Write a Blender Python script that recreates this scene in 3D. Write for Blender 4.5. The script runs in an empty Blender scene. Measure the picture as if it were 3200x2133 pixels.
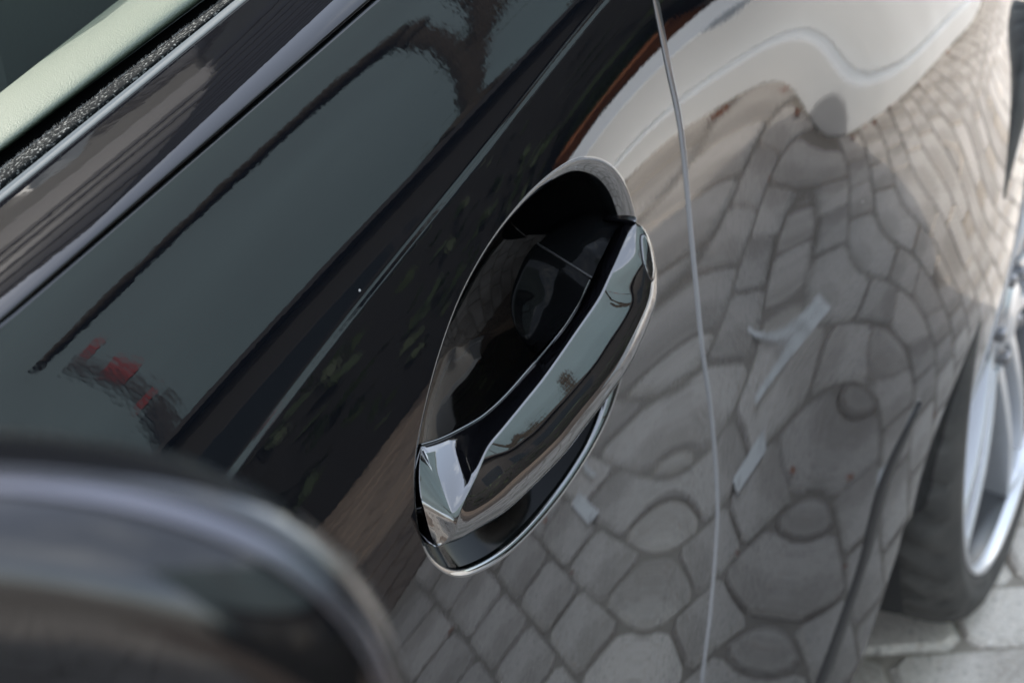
import bpy, bmesh, math, random
import numpy as np
from mathutils import Vector, Matrix
from mathutils.geometry import delaunay_2d_cdt

random.seed(7); rng = np.random.default_rng(7)
S = bpy.context.scene
COL = S.collection

# ------------------------------------------------------------------ camera, world, sun, exposure
FPX = 4802.81; YAW, PITCH, ROLL = 0.5109, 0.459, -0.0678
CAM = np.array([-0.5461, -0.3062, 1.0154 * 1.07])
def _rot(yaw, pitch, roll):
    f = np.array([math.cos(pitch)*math.cos(yaw), math.cos(pitch)*math.sin(yaw), -math.sin(pitch)])
    r = np.cross(f, [0, 0, 1]); r /= np.linalg.norm(r); u = np.cross(r, f)
    c, s = math.cos(roll), math.sin(roll)
    return c*r + s*u, -s*r + c*u, f
R_, U_, F_ = _rot(YAW, PITCH, ROLL)
cam_d = bpy.data.cameras.new('camera'); cam = bpy.data.objects.new('camera', cam_d); COL.objects.link(cam)
cam.matrix_world = Matrix(((R_[0], U_[0], -F_[0], CAM[0]), (R_[1], U_[1], -F_[1], CAM[1]), (R_[2], U_[2], -F_[2], CAM[2]), (0, 0, 0, 1)))
cam_d.sensor_width = 36; cam_d.lens = FPX / 3200 * 36
cam_d.clip_start = 0.02; cam_d.clip_end = 500
cam_d.dof.use_dof = True; cam_d.dof.focus_distance = 0.66; cam_d.dof.aperture_fstop = 11; cam_d.dof.aperture_blades = 7
S.camera = cam

SUN_EL, SUN_AZ = math.radians(32), math.radians(95)      # azimuth measured from +x towards +y
sd = Vector((math.cos(SUN_EL)*math.cos(SUN_AZ), math.cos(SUN_EL)*math.sin(SUN_AZ), math.sin(SUN_EL)))
W = bpy.data.worlds.new('World'); S.world = W; W.use_nodes = True
nt = W.node_tree; nt.nodes.clear()
wo = nt.nodes.new('ShaderNodeOutputWorld'); bg = nt.nodes.new('ShaderNodeBackground'); bg.inputs['Strength'].default_value = 0.14
sky = nt.nodes.new('ShaderNodeTexSky'); sky.sky_type = 'NISHITA'; sky.sun_disc = False
sky.sun_elevation = SUN_EL; sky.dust_density = 2.2; sky.ozone_density = .6; sky.sun_rotation = math.pi/2 - SUN_AZ
tc = nt.nodes.new('ShaderNodeTexCoord'); mp = nt.nodes.new('ShaderNodeMapping'); mp.inputs['Scale'].default_value = (1.0, 1.0, 2.2)
nz = nt.nodes.new('ShaderNodeTexNoise'); nz.inputs['Scale'].default_value = 2.1; nz.inputs['Detail'].default_value = 7; nz.inputs['Roughness'].default_value = 0.55
rp = nt.nodes.new('ShaderNodeValToRGB'); rp.color_ramp.elements[0].position = 0.50; rp.color_ramp.elements[0].color = (.25, .25, .25, 1); rp.color_ramp.elements[1].position = 0.78
mx = nt.nodes.new('ShaderNodeMix'); mx.data_type = 'RGBA'; mx.inputs['B'].default_value = (6.4, 6.6, 6.8, 1)
nt.links.new(tc.outputs['Generated'], mp.inputs['Vector']); nt.links.new(mp.outputs[0], nz.inputs['Vector']); nt.links.new(nz.outputs['Fac'], rp.inputs['Fac'])
nt.links.new(rp.outputs['Color'], mx.inputs['Factor']); nt.links.new(sky.outputs[0], mx.inputs['A'])
nt.links.new(mx.outputs['Result'], bg.inputs['Color']); nt.links.new(bg.outputs[0], wo.inputs[0])
sl = bpy.data.lights.new('sun', 'SUN'); sl.energy = 1.2; sl.angle = math.radians(0.5); sl.color = (1.0, 0.96, 0.91)
so = bpy.data.objects.new('sun', sl); COL.objects.link(so); so.rotation_euler = sd.to_track_quat('Z', 'Y').to_euler(); so.location = (0, 2, 6)
vs = S.view_settings; vs.view_transform = 'Standard'; vs.look = 'None'; vs.exposure = 2.42; vs.gamma = 1
S.cycles.max_bounces = 8; S.cycles.glossy_bounces = 5; S.cycles.caustics_reflective = False; S.cycles.caustics_refractive = False
S.cycles.use_denoising = True

# ------------------------------------------------------------------ materials
def mat(name, col, rough=0.5, metal=0.0, ior=1.5, noise=None, bump=None, var=None, spec=None, sheen=0, dust=0, band=None, coat=0):
    """noise=(scale, dark colour, lo, hi) mixes a second colour in; bump=(scale, strength, distance); var = brightness spread per object"""
    m = bpy.data.materials.new(name); m.use_nodes = True; n = m.node_tree; b = n.nodes['Principled BSDF']
    b.inputs['Base Color'].default_value = (*col, 1); b.inputs['Roughness'].default_value = rough; b.inputs['Metallic'].default_value = metal; b.inputs['IOR'].default_value = ior
    if sheen: b.inputs['Sheen Weight'].default_value = sheen
    t = n.nodes.new('ShaderNodeTexCoord'); out = None
    if noise:
        for (sc, c2, lo, hi) in (noise if isinstance(noise, list) else [noise]):
            z = n.nodes.new('ShaderNodeTexNoise'); z.inputs['Scale'].default_value = sc; z.inputs['Detail'].default_value = 5
            r = n.nodes.new('ShaderNodeMapRange'); r.inputs['From Min'].default_value = lo; r.inputs['From Max'].default_value = hi
            x = n.nodes.new('ShaderNodeMix'); x.data_type = 'RGBA'
            n.links.new(t.outputs['Object'], z.inputs['Vector']); n.links.new(z.outputs['Fac'], r.inputs['Value']); n.links.new(r.outputs[0], x.inputs['Factor'])
            if out is None: x.inputs['A'].default_value = (*col, 1)
            else: n.links.new(out, x.inputs['A'])
            x.inputs['B'].default_value = (*c2, 1); out = x.outputs['Result']
    if dust:
        v = n.nodes.new('ShaderNodeTexVoronoi'); v.inputs['Scale'].default_value = 24
        l = n.nodes.new('ShaderNodeMath'); l.operation = 'LESS_THAN'; l.inputs[1].default_value = dust
        x = n.nodes.new('ShaderNodeMix'); x.data_type = 'RGBA'; x.inputs['B'].default_value = (.5, .5, .48, 1)
        n.links.new(t.outputs['Object'], v.inputs['Vector']); n.links.new(v.outputs['Distance'], l.inputs[0]); n.links.new(l.outputs[0], x.inputs['Factor'])
        if out is None: x.inputs['A'].default_value = (*col, 1)
        else: n.links.new(out, x.inputs['A'])
        out = x.outputs['Result']
    if var:
        oi = n.nodes.new('ShaderNodeObjectInfo'); r = n.nodes.new('ShaderNodeMapRange'); r.inputs['To Min'].default_value = 1-var; r.inputs['To Max'].default_value = 1+var
        h = n.nodes.new('ShaderNodeHueSaturation'); n.links.new(oi.outputs['Random'], r.inputs['Value']); n.links.new(r.outputs[0], h.inputs['Value'])
        if out is None: h.inputs['Color'].default_value = (*col, 1)
        else: n.links.new(out, h.inputs['Color'])
        out = h.outputs[0]
    if out is not None: n.links.new(out, b.inputs['Base Color'])
    if bump:
        z = n.nodes.new('ShaderNodeTexNoise'); z.inputs['Scale'].default_value = bump[0]; z.inputs['Detail'].default_value = bump[3] if len(bump) > 3 else 3
        q = n.nodes.new('ShaderNodeBump'); q.inputs['Strength'].default_value = bump[1]; q.inputs['Distance'].default_value = bump[2]
        n.links.new(t.outputs['Object'], z.inputs['Vector']); n.links.new(z.outputs['Fac'], q.inputs['Height']); n.links.new(q.outputs[0], b.inputs['Normal'])
    return m

M = {}
M['paint'] = mat('black_paint', (.0035, .0042, .006), .015, ior=1.6, bump=(300, .011, .0006, 1), dust=.013)
M['handle'] = mat('gloss_black', (.004, .004, .005), .012, ior=2.2, bump=(500, .01, .0004, 1))
M['bowl'] = mat('bowl_black', (.003, .0032, .0035), .04, ior=1.13)
M['void'] = mat('slot_rubber', (.005, .005, .005), 1.0, ior=1.02)
M['mirror_rim'] = mat('mirror_rim', (.11, .11, .125), .25, metal=.8)
M['asphalt'] = mat('dark_asphalt', (.03, .03, .029), .9, noise=[(40, (.045, .044, .042), .45, .7)], bump=(90, .6, .004))
M['edge_glint'] = mat('bright_edge_metal', (.30, .32, .35), .16, metal=.9)  # bright metal stands in for the highlight along the folded panel edge
M['lip'] = mat('lip_black_chrome', (.004, .0045, .005), .02, ior=2.3)
M['trim'] = mat('trim_gloss_black', (.004, .004, .005), .03, ior=1.5, bump=(140, .04, .0006, 2))
M['satin'] = mat('satin_aluminium', (.22, .22, .205), .9, ior=1.15, bump=(900, .1, .0002))
M['rubber'] = mat('black_rubber', (.012, .012, .013), .6)
M['velvet'] = mat('black_velvet', (.006, .007, .007), .95, ior=1.15, noise=[(700, (.16, .165, .155), .56, .66)])  # pale noise specks paint the sunlit sparkle of the felt into its colour
M['fibre'] = mat('pale_fibre', (.12, .125, .12), .3, ior=1.6)
M['leather'] = mat('sage_leather', (.075, .095, .066), .55, noise=[(1500, (.055, .07, .048), .45, .6)], bump=(1300, .5, .0006, 3))
M['dark_trim'] = mat('dark_interior', (.05, .06, .055), .6, bump=(500, .3, .0006))
M['tyre'] = mat('tyre_rubber', (.036, .035, .033), .8, bump=(300, .3, .0006), noise=[(30, (.065, .062, .057), .4, .7)])
M['alloy'] = mat('machined_alloy', (.62, .63, .65), .3, metal=.7)
M['alloy_grey'] = mat('grey_alloy', (.10, .115, .13), .35, metal=.3)
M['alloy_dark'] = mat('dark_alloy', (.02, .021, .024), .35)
M['disc'] = mat('brake_steel', (.25, .25, .26), .4, metal=.9)
M['paver'] = mat('grey_concrete_paver', (.58, .525, .455), .85, noise=[(9, (.38, .335, .285), .45, .72), (160, (.66, .61, .55), .50, .62), (420, (.15, .14, .13), .56, .68), (2.3, (.36, .32, .27), .48, .75), (150, (.44, .34, .26), .61, .69), (120, (.32, .29, .25), .58, .66)], bump=(160, .8, .003, 6), var=.13)
M['joint'] = mat('sandy_joint', (.30, .265, .22), .95, bump=(80, .6, .004))
M['tan'] = mat('tan_clay_paver', (.22, .17, .13), .85, noise=[(5, (.16, .125, .10), .4, .65), (60, (.27, .215, .165), .5, .7)], bump=(90, .6, .003), var=.10)
M['white'] = mat('white_render', (.80, .825, .835), .8, noise=[(3, (.73, .75, .755), .4, .7)], bump=(160, .3, .002))
M['cap'] = mat('grey_capping', (.40, .40, .38), .8, bump=(160, .3, .002))
M['dark_wall'] = mat('dark_cladding', (.012, .012, .0125), .55, bump=(40, .3, .003))
M['glass'] = mat('window_glass', (.02, .026, .032), .03, ior=1.6)
M['frame'] = mat('window_frame', (.03, .03, .033), .4)
M['teal'] = mat('added_block_teal', (.125, .19, .215), .6, noise=[(.2, (.09, .135, .155), .35, .7)])
M['teal_band'] = mat('added_block_pale', (.20, .25, .26), .6)
M['orange'] = mat('terracotta', (.42, .15, .06), .7, bump=(200, .3, .002))
M['red'] = mat('red_panel', (.22, .012, .015), .5, bump=(80, .2, .002))
M['bark'] = mat('tree_bark', (.035, .028, .02), .9, bump=(40, .9, .01))
M['leaf'] = mat('tree_leaf', (.035, .06, .018), .6, var=.2)
M['dry_leaf'] = mat('dry_leaf', (.26, .09, .04), .7, var=.3)
M['mark'] = mat('white_road_paint', (.75, .74, .70), .7, noise=[(40, (.55, .54, .5), .5, .7)], bump=(200, .4, .002))
M['hedge'] = mat('hedge_leaf', (.03, .045, .018), .65)
M['olive'] = mat('olive_cladding', (.028, .026, .017), .7, bump=(30, .3, .004))
M['mirror'] = mat('mirror_glass', (.7, .72, .74), .01, metal=1.0)

# ------------------------------------------------------------------ helpers
def link(name, me, m, parent=None, smooth=True, normals=None):
    if m is not None: me.materials.append(m)
    if normals is not None:
        nn = np.asarray(normals); vv = np.array([v.co for v in me.vertices]); fl = [p.index for p in me.polygons if float(np.dot(np.array(p.normal), nn[list(p.vertices)].sum(0))) < 0]
        if fl:
            bm = bmesh.new(); bm.from_mesh(me); bm.faces.ensure_lookup_table(); bmesh.ops.reverse_faces(bm, faces=[bm.faces[i] for i in fl]); bm.to_mesh(me); bm.free()
    if smooth or normals is not None:
        me.polygons.foreach_set('use_smooth', [True]*len(me.polygons))
    if normals is not None: me.normals_split_custom_set_from_vertices([tuple(v) for v in normals])
    o = bpy.data.objects.new(name, me); COL.objects.link(o)
    if parent is not None: o.parent = parent
    return o
def mesh_from(name, V, Fc):
    me = bpy.data.meshes.new(name); me.from_pydata([tuple(map(float, v)) for v in V], [], [tuple(map(int, f)) for f in Fc]); me.validate(); me.update(); return me
def thing(name, label, cat, loc=(0, 0, 0), group=None):
    o = bpy.data.objects.new(name, None); COL.objects.link(o); o.location = loc; o.empty_display_size = .05
    o['label'] = label; o['category'] = cat
    if group: o['group'] = group
    return o
def tag(o, label=None, cat=None, group=None, kind=None):
    if label: o['label'] = label
    if cat: o['category'] = cat
    if group: o['group'] = group
    if kind: o['kind'] = kind
    return o
def catmull(P, n, closed=False):
    """n points along a smooth curve through P, chord-length spaced"""
    P = np.asarray(P, float)
    d = np.r_[0, np.cumsum(np.linalg.norm(np.diff(np.vstack([P, P[:1]]) if closed else P, axis=0), axis=1)**.7)]
    Q = np.vstack([P, P[:1]]) if closed else P
    m = np.zeros_like(Q)
    for i in range(len(Q)):
        if closed: a, b = (i-1) % (len(Q)-1), (i+1) % (len(Q)-1); da = d[1]-d[0] if i == len(Q)-1 else d[i+1]-d[i]; db = d[-1]-d[-2] if i == 0 else d[i]-d[i-1]; m[i] = (Q[b]-Q[a])/(da+db)
        elif i == 0: m[i] = (Q[1]-Q[0])/(d[1]-d[0])
        elif i == len(Q)-1: m[i] = (Q[-1]-Q[-2])/(d[-1]-d[-2])
        else: m[i] = (Q[i+1]-Q[i-1])/(d[i+1]-d[i-1])
    t = np.linspace(0, d[-1], n, endpoint=not closed)
    k = np.clip(np.searchsorted(d, t, side='right')-1, 0, len(Q)-2); h = d[k+1]-d[k]; s = ((t-d[k])/h)[:, None]; h = h[:, None]
    return (2*s**3-3*s**2+1)*Q[k] + (s**3-2*s**2+s)*h*m[k] + (-2*s**3+3*s**2)*Q[k+1] + (s**3-s**2)*h*m[k+1]
def loft(name, rings, m, parent=None, closed=False, cap=False, smooth=True):
    rings = [np.asarray(r) for r in rings]; N = len(rings[0]); V = np.vstack(rings); Fc = []
    for i in range(len(rings)-1):
        for j in range(N if closed else N-1):
            a, b = i*N+j, i*N+(j+1) % N; Fc.append((a, b, b+N, a+N))
    if cap: Fc.append(tuple(range(N))[::-1]); Fc.append(tuple((len(rings)-1)*N+j for j in range(N)))
    return link(name, mesh_from(name, V, Fc), m, parent, smooth)
def tube_rings(P, r, n=8):
    P = np.asarray(P, float); out = []; T = np.gradient(P, axis=0); T /= np.linalg.norm(T, axis=1, keepdims=True)
    r = np.broadcast_to(r, len(P)); a = np.array([.3, .2, .93])
    for i in range(len(P)):
        u = np.cross(T[i], a); u /= np.linalg.norm(u); v = np.cross(T[i], u); an = np.linspace(0, 2*math.pi, n, endpoint=False)
        out.append(P[i]+r[i]*(np.cos(an)[:, None]*u+np.sin(an)[:, None]*v))
    return out
def box_geo(c, s, rz=0, b=0):
    """box centred on c with size s; returns bmesh"""
    bm = bmesh.new(); bmesh.ops.create_cube(bm, size=1); bmesh.ops.scale(bm, vec=s, verts=bm.verts)
    if b: bmesh.ops.bevel(bm, geom=bm.edges[:], offset=b, segments=2, affect='EDGES', profile=.5)
    if rz: bmesh.ops.rotate(bm, matrix=Matrix.Rotation(rz, 3, 'Z'), verts=bm.verts)
    bmesh.ops.translate(bm, vec=c, verts=bm.verts); return bm
def bm_obj(name, bm, m, parent=None, smooth=False):
    me = bpy.data.meshes.new(name); bm.to_mesh(me); bm.free(); return link(name, me, m, parent, smooth)
def box(name, c, s, m, parent=None, rz=0, b=0): return bm_obj(name, box_geo(c, s, rz, b), m, parent)

# ------------------------------------------------------------------ the shape of the car's flank
# y = Y(x, z) is the outer skin; x runs rearwards, the car lies on the +y side.  Bicubic B-spline below the swage line, a swept section above it.
X0, X1, NX, Z0, Z1, NZ = -.75, 1.65, 28, .02, 1.1, 22
HX, HZ = (X1-X0)/(NX-3), (Z1-Z0)/(NZ-3)
CF = np.array([0.061487,0.043765,0.027693,0.013265,0.00048092,-0.010632,-0.020007,-0.027511,-0.032944,-0.036029,-0.036432,-0.033771,-0.027647,-0.017658,-0.0034128,0.015473,0.039368,0.068601,0.10343,0.14404,0.19056,0.24304,0.06452,0.046228,0.029618,0.014699,0.0014848,-0.0099942,-0.019668,-0.027397,-0.032953,-0.03603,-0.036249,-0.033191,-0.026433,-0.015576,-0.00025947,0.019886,0.045234,0.076108,0.11274,0.15529,0.20382,0.25837,0.06919,0.050261,0.033032,0.017537,0.0038164,-0.0080905,-0.018132,-0.026176,-0.031992,-0.03526,-0.035569,-0.03245,-0.025427,-0.014095,0.0018271,0.022695,0.048962,0.08098,0.11896,0.163,0.21313,0.26935,0.075365,0.055828,0.037952,0.021807,0.0074929,-0.0049162,-0.015394,-0.023826,-0.029983,-0.033584,-0.03422,-0.031388,-0.024518,-0.013128,0.0029008,0.023905,0.050556,0.083222,0.12206,0.16708,0.21826,0.27556,0.082536,0.062693,0.044356,0.027628,0.012673,-0.00033962,-0.011345,-0.020225,-0.026772,-0.030759,-0.031843,-0.029575,-0.023346,-0.012551,0.0029691,0.023584,0.050109,0.082868,0.12192,0.1672,0.21864,0.2762,0.089599,0.070165,0.051954,0.035068,0.019702,0.0060966,-0.0055485,-0.015031,-0.022132,-0.026624,-0.028267,-0.026726,-0.021502,-0.01199,0.0022881,0.021955,0.047727,0.079807,0.11817,0.16272,0.21337,0.27007,0.09484,0.076904,0.05979,0.043557,0.028349,0.014413,0.0020757,-0.0082789,-0.016275,-0.021644,-0.024172,-0.023599,-0.019538,-0.011484,0.0011167,0.019087,0.043143,0.073463,0.10999,0.15263,0.20128,0.25588,0.096187,0.080959,0.06613,0.051659,0.037552,0.023945,0.011173,-0.00019308,-0.0094623,-0.016199,-0.020102,-0.020947,-0.01841,-0.012113,-0.0016639,0.013785,0.035122,0.062652,0.096318,0.13595,0.18141,0.23263,0.09181,0.080188,0.068664,0.057091,0.045282,0.033126,0.020761,0.008757,-0.0018158,-0.010086,-0.015568,-0.018074,-0.017465,-0.013681,-0.0066511,0.0046841,0.022256,0.046444,0.076628,0.11234,0.15346,0.20004,0.080895,0.072986,0.065115,0.057088,0.048567,0.039167,0.028649,0.017249,0.0061708,-0.0030025,-0.0094355,-0.012914,-0.013579,-0.012071,-0.0094193,-0.0050092,0.0065351,0.026546,0.052179,0.082667,0.11825,0.15929,0.064207,0.059118,0.054238,0.04941,0.044294,0.038391,0.031165,0.022378,0.012827,0.0045483,-0.001369,-0.0047508,-0.0057029,-0.0048715,-0.0040036,-0.0054495,-0.0035144,0.0078172,0.025324,0.048788,0.078473,0.11448,0.044065,0.040203,0.03682,0.033858,0.031119,0.028226,0.024683,0.020116,0.014806,0.010103,0.0065396,0.0035751,0.00051739,-0.0029927,-0.0070425,-0.011353,-0.014807,-0.013086,-0.0032978,0.014762,0.040432,0.073144,0.023723,0.019499,0.015976,0.013208,0.011224,0.0099551,0.0091828,0.0086676,0.0083683,0.0081694,0.0071477,0.0036507,-0.0028845,-0.010035,-0.016799,-0.026108,-0.034011,-0.035042,-0.027002,-0.01077,0.012649,0.042754,0.0064714,0.0010219,-0.0036368,-0.0073981,-0.01005,-0.011363,-0.011312,-0.010074,-0.0077972,-0.0053836,-0.0052356,-0.010968,-0.023712,-0.036595,-0.042924,-0.04611,-0.047651,-0.044683,-0.036135,-0.021359,-0.00033259,0.026793,-0.0051013,-0.011748,-0.017587,-0.022555,-0.026484,-0.029147,-0.030539,-0.030959,-0.03058,-0.029264,-0.028197,-0.031823,-0.043194,-0.055336,-0.061316,-0.059464,-0.054378,-0.046589,-0.035551,-0.020313,-0.00021604,0.025,-0.0093591,-0.016925,-0.023626,-0.029445,-0.034397,-0.038618,-0.042443,-0.046487,-0.051278,-0.054831,-0.053849,-0.052571,-0.058152,-0.066479,-0.069399,-0.064481,-0.055662,-0.044409,-0.030405,-0.013012,0.0083169,0.033886,-0.0055238,-0.014252,-0.022106,-0.029105,-0.035382,-0.041282,-0.047448,-0.054809,-0.063875,-0.071499,-0.071399,-0.066801,-0.067029,-0.072015,-0.074109,-0.068032,-0.056261,-0.04114,-0.02335,-0.0026774,0.021333,0.049013,0.0063181,-0.0043969,-0.014312,-0.023508,-0.032206,-0.040783,-0.049685,-0.059107,-0.068277,-0.074434,-0.07433,-0.069847,-0.066558,-0.066121,-0.065214,-0.059679,-0.048659,-0.03294,-0.013318,0.009846,0.036537,0.066861,0.025469,0.011818,-0.0010964,-0.013355,-0.025092,-0.036424,-0.047298,-0.057272,-0.065301,-0.069805,-0.06968,-0.065937,-0.061093,-0.056767,-0.052484,-0.045746,-0.034845,-0.019272,0.00084047,0.025203,0.053597,0.085924,0.051205,0.034144,0.017865,0.0023567,-0.012348,-0.026095,-0.038532,-0.049063,-0.056885,-0.061209,-0.061727,-0.059041,-0.054339,-0.048472,-0.041321,-0.031926,-0.019279,-0.002686,0.01817,0.043335,0.072726,0.10625,0.083274,0.062994,0.043611,0.025174,0.0078176,-0.0081922,-0.022435,-0.034349,-0.043308,-0.048795,-0.050653,-0.049188,-0.044957,-0.038369,-0.029432,-0.017833,-0.0031252,0.015126,0.037247,0.063424,0.093722,0.12814,0.12193,0.099039,0.077146,0.056313,0.036677,0.018474,0.0020692,-0.012022,-0.023162,-0.030734,-0.034457,-0.034428,-0.030945,-0.024276,-0.014526,-0.0016373,0.01455,0.034241,0.057641,0.084915,0.11617,0.15146,0.16769,0.14287,0.11909,0.096401,0.074906,0.054747,0.036166,0.019574,0.0056689,-0.0045614,-0.010613,-0.012464,-0.010304,-0.0043542,0.0052346,0.018403,0.03517,0.055603,0.079798,0.10785,0.13986,0.17587,0.22113,0.19488,0.16967,0.14553,0.12253,0.10075,0.080339,0.061552,0.044945,0.031809,0.022965,0.018598,0.018636,0.022927,0.031324,0.043719,0.060055,0.080317,0.10452,0.1327,0.1649,0.20115,0.28272,0.25537,0.22898,0.20356,0.17917,0.15586,0.13377,0.11313,0.094445,0.078744,0.066962,0.059585,0.056781,0.058536,0.064765,0.075367,0.090251,0.10935,0.13262,0.16005,0.19162,0.22736,0.3528,0.32448,0.297,0.27038,0.24462,0.21978,0.196,0.17357,0.153,0.13507,0.12059,0.11016,0.10417,0.10279,0.10608,0.11399,0.12647,0.14342,0.16478,0.19048,0.22049,0.25479,0.43153,0.40227,0.37375,0.34594,0.31886,0.29254,0.26714,0.24296,0.22048,0.20034,0.18323,0.16977,0.16044,0.15556,0.15534,0.15984,0.16906,0.18295,0.20143,0.22444,0.25191,0.2838,0.51899,0.48878,0.45921,0.43027,0.40193,0.37421,0.34726,0.32134,0.29689,0.27447,0.25468,0.23813,0.22532,0.21667,0.21248,0.21293,0.21812,0.22808,0.24277,0.26215,0.28615,0.3147]).reshape(NX, NZ)
ZC = np.array([0.142817,0.106243,0.310891,0.862622])
def _b3(t): return np.stack([(1-t)**3/6, (3*t**3-6*t*t+4)/6, (-3*t**3+3*t*t+3*t+1)/6, t**3/6], -1)
def _d3(t): return np.stack([-(1-t)**2/2, (9*t*t-12*t)/6, (-9*t*t+6*t+3)/6, t*t/2], -1)
def spline(x, z):
    u = np.clip((x-X0)/HX, 0, NX-3-1e-6); v = np.clip((z-Z0)/HZ, 0, NZ-3-1e-6); i = u.astype(int); j = v.astype(int)
    A, B, dA, dB = _b3(u-i), _b3(v-j), _d3(u-i)/HX, _d3(v-j)/HZ; Y = Yx = Yz = 0
    for a in range(4):
        for b in range(4):
            c = CF[i+a, j+b]; Y = Y+c*A[..., a]*B[..., b]; Yx = Yx+c*dA[..., a]*B[..., b]; Yz = Yz+c*A[..., a]*dB[..., b]
    return Y, Yx, Yz
_u = np.linspace(0, .2, 2000)
_t = np.tan(np.radians(np.interp(_u, [0, .0009, .0019, .003, .0045, .007, .015, .03, .05, .075, .11, .16, .2], [19, 42, 42, 27, 23, 23, 26, 31, 36, 40, 44, 50, 55])))
_S = np.r_[0, np.cumsum(_t[:-1])*(_u[1]-_u[0])]
def zchar(x): return np.polyval(ZC, np.clip(x, -.8, .75))
def dzchar(x): return np.where((x > -.8) & (x < .75), np.polyval(np.polyder(ZC), x), 0)
def surf(x, z):
    x = np.asarray(x, float); z = np.asarray(z, float); zz = zchar(x); Y, Yx, Yz = spline(x, np.minimum(z, zz)); u = z-zz
    S_, T_ = np.interp(u, _u, _S), np.interp(u, _u, _t); up = u > 0
    return np.where(up, Y+S_, Y), np.where(up, Yx+(Yz-T_)*dzchar(x), Yx), np.where(up, T_, Yz)
def normal(x, z):
    _, a, b = surf(x, z); n = np.stack([a, -np.ones_like(a), b], -1); return n/np.linalg.norm(n, axis=-1, keepdims=True)
K = 3200/2352
def rays(q):
    q = np.asarray(q, float)*K
    d = F_+R_*((q[..., 0]-1600)/FPX)[..., None]-U_*((q[..., 1]-1066.5)/FPX)[..., None]; return d/np.linalg.norm(d, axis=-1, keepdims=True)
def on_body(q):
    """points of the flank seen along the given sight lines of the photograph (measuring, as one would survey the car)"""
    d = rays(q); t = -CAM[1]/d[..., 1]
    for _ in range(40):
        P = CAM+t[..., None]*d; Y, Yx, Yz = surf(P[..., 0], P[..., 2]); g = d[..., 1]-Yx*d[..., 0]-Yz*d[..., 2]
        t = t-np.clip((P[..., 1]-Y)/np.where(abs(g) < 1e-3, 1e-3, g), -.05, .05)
    return CAM+t[..., None]*d
def at_y(q, y):
    d = rays(q); return CAM+d*((np.asarray(y, float)-CAM[1])/d[..., 1])[..., None]
def at_off(q, off):
    """like on_body but for the surface lying `off` metres outside the flank"""
    d = rays(q); off = np.broadcast_to(off, d.shape[:-1]); t = -CAM[1]/d[..., 1]
    for _ in range(40):
        P = CAM+t[..., None]*d; Y, Yx, Yz = surf(P[..., 0], P[..., 2]); g = d[..., 1]-Yx*d[..., 0]-Yz*d[..., 2]
        t = t-np.clip((P[..., 1]-Y+off)/np.where(abs(g) < 1e-3, 1e-3, g), -.05, .05)
    return CAM+t[..., None]*d
def body_xyz(xz):
    xz = np.asarray(xz, float); Y, _, _ = surf(xz[:, 0], xz[:, 1]); return np.stack([xz[:, 0], Y, xz[:, 1]], -1)

def inside(poly, P):
    x, y = P[:, 0], P[:, 1]; c = np.zeros(len(P), bool); n = len(poly)
    for i in range(n):
        (x1, y1), (x2, y2) = poly[i], poly[i-1]
        c ^= ((y1 > y) != (y2 > y)) & (x < (x2-x1)*(y-y1)/(y2-y1+1e-15)+x1)
    return c
def resample(poly, step, closed=True):
    P = np.asarray(poly, float); Q = np.vstack([P, P[:1]]) if closed else P
    d = np.r_[0, np.cumsum(np.linalg.norm(np.diff(Q, axis=0), axis=1))]; n = max(3, int(round(d[-1]/step)))
    t = np.linspace(0, d[-1], n, endpoint=not closed); return np.stack([np.interp(t, d, Q[:, k]) for k in range(2)], -1)
def near(P, poly, r):
    out = np.zeros(len(P), bool)
    for k in range(0, len(P), 4000):
        d = ((P[k:k+4000, None, :]-poly[None])**2).sum(-1).min(1); out[k:k+4000] = d < r*r
    return out
UROWS = np.r_[-.9:-.03:.009, -.027, -.021, -.016, -.011, -.007, -.004, -.0015, 0, .0009, .0019, .003, .0045, .007, .009, .011, .013, .015, .018, .022, .027, .033:.2:.008]
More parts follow.
